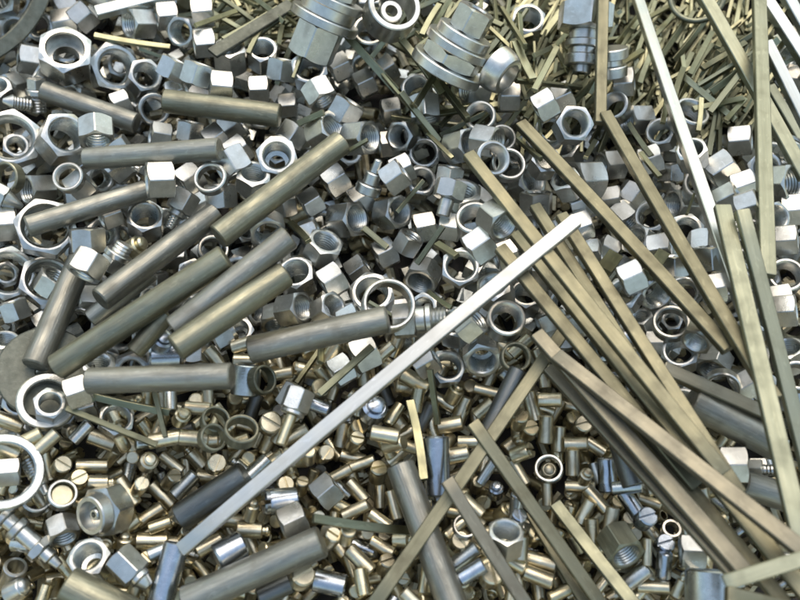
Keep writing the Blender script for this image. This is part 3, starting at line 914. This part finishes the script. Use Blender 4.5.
# ------------------------------------------------------------------ rods
RODS = [
 ((47,92),(133,122),22,'rod','dark gray rod at the upper left, sloping down right beside the threaded plug','the sloping dark rod'),
 ((166,105),(281,120),24,'olive','olive gray rod nearest the top, below a row of bright nuts','the topmost olive rod'),
 ((86,159),(220,149),22,'rod','gray rod lying level under the topmost olive rod, bright nut at its right end','the level gray rod'),
 ((27,227),(147,190),21,'rod','gray rod whose left end lies across a thin hex ring','the rod across the hex ring'),
 ((92,318),(150,272),21,'rod','short dull rod mostly hidden beneath two long parallel rods','the half hidden rod'),
 ((100,300),(215,213),24,'rod','dark gray rod just above the long olive rod, running parallel','the upper parallel rod'),
 ((218,237),(342,142),26,'olive','longest olive gray rod, rising to the upper right among nuts','the longest olive rod'),
 ((136,350),(166,315),19,'olive','short pale rod end between two thick rods, above a blue cap','the short pale rod end'),
 ((56,368),(226,257),26,'olive','long olive rod stretching from the flat washer up to the right','the long olive rod'),
 ((174,329),(290,237),24,'rod','lilac gray rod lying just below the long olive rod','the lilac gray rod'),
 ((184,347),(280,282),26,'olive','short olive rod below and touching the lilac gray rod','the short olive rod'),
 ((36,364),(80,262),27,'rod','steep gray rod at the left resting on the flat washer','the steep gray rod'),
 ((88,381),(232,376),25,'rod','level brown gray rod right of the white rimmed ring','the level brown rod'),
 ((250,350),(388,319),27,'rod','dark gray rod with a bright ring around its right end','the dark gray rod'),
 ((180,518),(246,474),30,'dark','nearly black short rod beneath the lower end of the white bar','the black rod'),
 ((186,602),(322,541),33,'rod','thick gray rod at the bottom edge right of the blue tube','the thick bottom rod'),
 ((70,586),(140,622),38,'olive','thick brass toned rod end at the bottom left edge','the brass toned rod end'),
 ((400,465),(455,612),31,'rod','thick gray rod running off the bottom edge under a crossing bar','the thick rod under the crossing bar'),
 ((517,373),(488,432),19,'dark','short black rod beside the pale crossing bar','the short black rod'),
 ((690,400),(778,446),33,'rod','thick gray rod half hidden under bars at the right','the gray rod under the right bars'),
 ((738,482),(800,502),31,'rod','gray rod stub below a bright nut at the right edge','the rod stub at the right edge'),
]
for r in RODS:
    place_rod(*r)
for t in [(88,241,34,'n',92,4,38),(88,265,33,'n',240,14,24),(160,180,36,'n',182,6,30),(78,391,30,'n',20,5,34),(692,552,34,'n',178,8,32),(736,463,36,'n',180,4,30)]:
    place_nut(*t)

# ------------------------------------------------------------------ bars, the lowest first
BARS = [
 ((212,54),(292,4),15,4,'plate','flat gray steel strip among brass strips near the top edge','the flat gray strip',0,0),
 ((97,13),(205,-14),14,8,'white','bar with a gold left end cut by the top edge','the bar at the top edge',0,0),
 ((703,-6),(806,178),14,8,'greenbar','green gray bar running down right behind the upright bar','the green gray bar',0,0),
 ((760,-8),(812,72),13,10,'white','bright bar nearest the top right corner','the corner bar',0,0),
 ((784,-8),(812,42),12,9,'white','short bright bar cut by the top right corner itself','the short corner bar',0,0),
 ((771,90),(812,160),11,9,'greenbar','lower of two bright bars cut by the right edge','the lower right edge bar',0,0),
 ((766,43),(810,132),12,9,'white','white bar running to the right edge from the upright bar','the white bar by the right edge',0,0),
 ((757,-8),(765,278),14,8,'greenbar','upright gray green bar near the right edge, running up to the top','the upright green bar',0,0),
 ((603,-8),(600,123),11,9,'bar','upright brass bar ending above a slanting bar at the top centre','the upright brass bar',0,0),
 ((664,369),(770,416),14,10,'pinkbar','short beige bar lying across the gray rod at the right','the short beige bar',0,0),
 ((521,125),(728,350),13,9,'bar','long brown brass bar from the top centre to the right rods','the long brown brass bar',0,0.0),
 ((603,118),(770,402),13,9,'bar','long slanting bar starting at the foot of the upright brass bar','the long slanting bar',0,0.0),
 ((634,-8),(750,332),12,9,'white','long bright bar from the top edge, turning olive lower down','the long bright right bar',0,0),
 ((722,207),(802,545),17,7,'greenbar','wide gray green bar running down the right edge, left of its twin','the wide right bar',0,0),
 ((742,211),(816,500),14,8,'greenbar','narrow gray green bar beside the wide bar at the right edge','the narrow right bar',0,0),
 ((566,328),(372,608),14,9,'bar','pale brass bar crossing down left to the bottom edge','the pale crossing bar',0,0),
 ((647,404),(806,600),16,7,'bar','wide brass bar lowest in the lower right bundle','the lowest bundle bar',0,0),
 ((606,392),(780,604),14,8,'bar','brass bar under the pinkish bars of the lower right bundle','the bar under the pinkish bars',0,0),
 ((500,248),(696,486),13,8,'bar','leftmost of the five brass bars fanning from the white bar end','the leftmost fan bar',0,0),
 ((514,238),(704,476),13,9,'bar','second from the left of the fan of brass bars','the second fan bar',0,0),
 ((535,207),(640,372),12,9,'bar','short brown bar in the middle of the fan, right of the longest one','the short brown fan bar',0,0),
 ((561,216),(738,494),13,9,'bar','rightmost bar of the fan, starting at the white bar tip','the rightmost fan bar',0,0),
 ((468,156),(722,474),13,9,'bar','longest bar of the fan, reaching highest up left','the longest fan bar',0,0),
 ((550,368),(736,574),15,9,'pinkbar','pinkish bar running to the bottom right, left of its twin','the left pinkish bar',0,0),
 ((537,334),(752,580),15,9,'pinkbar','pinkish bar poking out highest above the bundle at the centre, mostly under the top one','the middle pinkish bar',0,0),
 ((557,356),(802,550),15,9,'pinkbar','long pinkish bar on top of the lower right bundle','the top pinkish bar',0,0),
 ((530,513),(588,608),12,8,'bar','short bar beside the brown bar at the bottom edge','the short bottom bar',0,0),
 ((473,423),(606,612),14,9,'bar','brown brass bar crossing the pale bar and running to the bottom edge','the brown bottom bar',0,0),
 ((447,481),(530,612),14,9,'pinkbar','tarnished bar curving down to the bottom edge over the gray rod','the tarnished bottom bar',0,0),
 ((555,505),(636,608),14,8,'greenbar','gray green bar at the bottom edge with a squared upper end','the gray green bottom bar',0,0),
 ((737,579),(812,556),14,9,'greenbar','short pale bar at the lower right corner lying across the bundle end','the lower right corner bar',0,0),
 ((730,596),(806,614),16,8,'bar','bar end cut by the bottom edge near the right corner','the bottom corner bar',0,0),
 ((182,549),(575,221),14.5,9,'silver','longest bright white bar lying diagonally on top of the pile','the white bar',0,0),
]
for b in BARS:
    place_bar(b[0], b[1], b[2], b[3], b[4], b[5], b[6], b[7], b[8], tol=0.0022)
ring_thing(697, -4, 80, 66, 28, 22.5, 0, 'greenbar', 'wire_ring', 'ring', 'round wire ring cut by the top edge above the brass strips', 'the wire ring', 'round', 97)

# ------------------------------------------------------------------ what can be seen, and a label for every single piece
bpy.context.view_layer.update()
GW, GH = 400, 300
ZB = np.full(GW * GH, 1e9, np.float32)
IB = np.full(GW * GH, -1, np.int32)
MCn = np.array(MC, dtype=np.float32)
CAMn = np.array(CAM, dtype=np.float32)


def splat(me, mw, idx):
    A = np.array(mw, dtype=np.float32)
    Q = (samples(me) @ A[:3, :3].T + A[:3, 3] - CAMn) @ MCn
    dz = -Q[:, 2]
    i = ((W / 2 + F * Q[:, 0] / dz) * GW / W).astype(np.int32)
    j = ((H / 2 - F * Q[:, 1] / dz) * GH / H).astype(np.int32)
    ok = (i >= 0) & (i < GW) & (j >= 0) & (j < GH)
    c, dz = (j * GW + i)[ok], dz[ok]
    np.minimum.at(ZB, c, dz)
    own = dz <= ZB[c] + 1e-6
    IB[c[own]] = idx


splat(bpy.data.objects['scrap_debris'].data, Matrix.Identity(4), len(THINGS))
for n, (o, d) in enumerate(THINGS):
    for ob in ([o] if o.type == 'MESH' else list(o.children)):
        splat(ob.data, o.matrix_world, n)
seen = {}
for n, (o, d) in enumerate(THINGS):
    w = np.flatnonzero(IB == n)
    if len(w):
        seen[o.name] = [len(w), float(((w % GW) + .5).sum() * W / GW), float(((w // GW) + .5).sum() * H / GH)]

gone, kept = [], []
for o, d in THINGS:
    s = seen.get(o.name)
    if s is None or s[0] < 2:
        gone.append(o)
    else:
        d['vis'] = s[0]; d['cx'] = s[1] / s[0]; d['cy'] = s[2] / s[0]
        kept.append((o, d))
# pieces the photo shows nothing of (buried, or past its edges) join the uncountable rest of the heap
slots, kill = [], []
AV, AL, AT, AM = [], [], [], []
nv = 0
for o in gone:
    for ob in ([o] if o.type == 'MESH' else []) + list(o.children):
        me = ob.data
        co = np.empty(len(me.vertices) * 3, np.float32); me.vertices.foreach_get('co', co)
        A = np.array(o.matrix_world, dtype=np.float32)
        AV.append(co.reshape(-1, 3) @ A[:3, :3].T + A[:3, 3])
        li = np.empty(len(me.loops), np.int32); me.loops.foreach_get('vertex_index', li)
        lt = np.empty(len(me.polygons), np.int32); me.polygons.foreach_get('loop_total', lt)
        if me.materials[0] not in slots:
            slots.append(me.materials[0])
        AL.append(li + nv); AT.append(lt)
        AM.append(np.full(len(lt), slots.index(me.materials[0]), np.int32))
        nv += len(me.vertices)
        kill.append(ob)
    if o.type != 'MESH':
        kill.append(o)
AV, AL, AT, AM = map(np.concatenate, (AV, AL, AT, AM))
me = bpy.data.meshes.new('buried_scrap')
me.vertices.add(len(AV)); me.vertices.foreach_set('co', AV.ravel())
me.loops.add(len(AL)); me.loops.foreach_set('vertex_index', AL)
me.polygons.add(len(AT)); me.polygons.foreach_set('loop_start', np.r_[0, np.cumsum(AT)[:-1]].astype(np.int32))
me.polygons.foreach_set('loop_total', AT)
me.polygons.foreach_set('material_index', AM)
me.update(calc_edges=True)
for mt in slots:
    me.materials.append(mt)
bo = link_mesh('buried_scrap', me)
bo['kind'] = 'stuff'
bo['label'] = 'mixed nuts, pins and strips packed underneath the visible scrap pieces'
bo['category'] = 'scrap'
bpy.data.batch_remove(kill)
THINGS = kept

LAND = [(o, d) for o, d in THINGS if d.get('short') and d['vis'] > 30]


def noun(o, d):
    k, nm = d.get('kind'), o.name.split('.')[0]
    if nm in ('hex_nut', 'hex_ring_nut', 'threaded_collar', 'round_ring', 'brass_ring'):
        el, a = d['el'], d['ang']
        pose = 'face-up' if el >= 56 else ('side-lying' if el < 16 else ('tipped' if 16 <= el < 56 else ''))
        size = 'large ' if d['size'] >= 38 else ('small ' if d['size'] < 27.5 else '')
        base = {'hex_nut': 'steel hex nut', 'hex_ring_nut': 'thin hex ring', 'threaded_collar': 'threaded round collar', 'round_ring': 'plain steel ring', 'brass_ring': 'dull brass ring'}[nm]
        return size + pose + ' ' + base
    if nm in ('dowel_pin', 'slotted_pin', 'tipped_pin', 'bushing'):
        c = {'B': 'yellow brass', 'N': 'pale brass', 'D': 'black', 'Z': 'shiny blue', 'S': 'bright steel', 'T': 'gray'}[d['col']]
        b = {'dowel_pin': 'plain pin', 'slotted_pin': 'slotted pin', 'tipped_pin': 'tipped pin', 'bushing': 'hollow bushing'}[nm]
        if d['el'] >= 56:
            p = 'upright'
        else:
            a = d['ang'] % 180
            p = 'level' if a < 25 or a > 155 else ('steep' if 65 < a < 115 else ('rising' if a < 90 else 'falling'))
        return p + ' ' + c + ' ' + b
    if d.get('kind') == 'strip':
        a = d['ang']
        p = 'level' if a < 22 or a > 158 else ('steep' if 68 < a < 112 else ('rising' if a < 90 else 'falling'))
        return ('long ' if d['size'] > 68 else 'short ' if d['size'] < 48 else '') + p + ' thin brass strip'
    return nm.replace('_', ' ')


def zone(d, L):
    x, y = d['cx'], d['cy']
    if 'seg' in L:
        (x0, y0), (x1, y1) = L['seg']
        vert = abs(y1 - y0) > 1.3 * abs(x1 - x0)
        if (y0 > y1) if vert else (x0 > x1):
            x0, y0, x1, y1 = x1, y1, x0, y0
        # only the part inside the picture
        l2 = (x1 - x0) ** 2 + (y1 - y0) ** 2
        t = min(1, max(0, ((x - x0) * (x1 - x0) + (y - y0) * (y1 - y0)) / l2))
        qx, qy = x0 + t * (x1 - x0), y0 + t * (y1 - y0)
        dist = math.hypot(x - qx, y - qy)
        if vert:
            xl = x0 + (y - y0) / (y1 - y0) * (x1 - x0)
            side = 'left of' if x < xl else 'right of'
            e = 'the upper end of ' if t < .34 else ('the lower end of ' if t > .66 else 'the middle of ')
        else:
            yl = y0 + (x - x0) / (x1 - x0) * (y1 - y0)
            side = 'above' if y < yl else 'below'
            e = 'the left end of ' if t < .34 else ('the right end of ' if t > .66 else 'the middle of ')
        if l2 < 60 ** 2:
            e = ''
        return dist, side + ' ' + e + L['short']
    dx, dy = x - L['cx'], y - L['cy']
    side = ('left of' if dx < 0 else 'right of') if abs(dx) > abs(dy) else ('above' if dy < 0 else 'below')
    return math.hypot(dx, dy), side + ' ' + L['short']


todo = [(o, d) for o, d in THINGS if not o.get('label')]
tab = {}
for o, d in todo:
    n = noun(o, d)
    d['noun'] = n
    for q, L in LAND:
        dist, ph = zone(d, L)
        if dist < 260:
            tab.setdefault((n, ph), []).append((dist, o.name, d))
ORD = ['nearest', 'second nearest', 'third nearest', 'fourth nearest', 'fifth nearest', 'sixth nearest', 'seventh nearest', 'eighth nearest', 'ninth nearest', 'tenth nearest']
cand = {}
for (n, ph), lst in tab.items():
    lst.sort(key=lambda q: q[0])
    for r, (dist, nm, d) in enumerate(lst[:10]):
        s = n + ' ' + ORD[r] + ' ' + ph
        w = len(s.split())
        if w <= 16:
            cand.setdefault(nm, []).append((r * 45 + dist, s))
for o, d in todo:
    c = cand.get(o.name)
    if c:
        o['label'] = min(c)[1]
    else:
        o['label'] = d['noun'] + ' among many like it in the pile'
        print('NOLABEL', o.name, d['noun'], d['cx'], d['cy'])
dup = {}
for o, d in THINGS:
    dup.setdefault(o['label'], []).append(o.name)
print('DUP', [(k, v) for k, v in dup.items() if len(v) > 1][:10])
print('LONG', [o['label'] for o, d in THINGS if not 4 <= len(o['label'].split()) <= 16])
print('KEPT', len(THINGS), 'GONE', len(gone))
print('HIDDEN HEROES', [d['short'] for o, d in THINGS if d.get('short') and d['vis'] < 20])

# ------------------------------------------------------------------ light
SUN_EL, SUN_AZ = R(62), R(6)          # azimuth from +y (top of the picture) towards +x
world = bpy.data.worlds.new('World')
scene.world = world
world.use_nodes = True
nt = world.node_tree
sky = nt.nodes.new('ShaderNodeTexSky')
sky.sky_type = 'NISHITA'
sky.sun_disc = False
sky.sun_elevation = SUN_EL
sky.sun_rotation = SUN_AZ
sky.air_density = 2.2
sky.dust_density = 3.0
sky.ozone_density = 0.4
bg = nt.nodes['Background']
bg.inputs['Strength'].default_value = 0.15
nt.links.new(sky.outputs[0], bg.inputs['Color'])
sl = bpy.data.lights.new('sun', 'SUN')
sl.energy = 0.6
sl.angle = R(60)
sl.color = (1.0, 0.95, 0.87)
so = bpy.data.objects.new('sun', sl)
COL.objects.link(so)
so.location = (0, 1, 2)
dirv = Vector((math.sin(SUN_AZ) * math.cos(SUN_EL), math.cos(SUN_AZ) * math.cos(SUN_EL), math.sin(SUN_EL)))
so.rotation_euler = dirv.to_track_quat('Z', 'Y').to_euler()

scene.render.engine = 'CYCLES'
scene.cycles.max_bounces = 8
scene.cycles.glossy_bounces = 5
scene.cycles.diffuse_bounces = 2
scene.cycles.filter_width = 1.7
scene.view_settings.view_transform = 'Standard'
scene.view_settings.look = 'None'
scene.view_settings.exposure = 0.47
scene.view_settings.gamma = 1
from collections import Counter
print('THINGS', len(THINGS), Counter(o.name.split('.')[0] for o, d in THINGS).most_common())
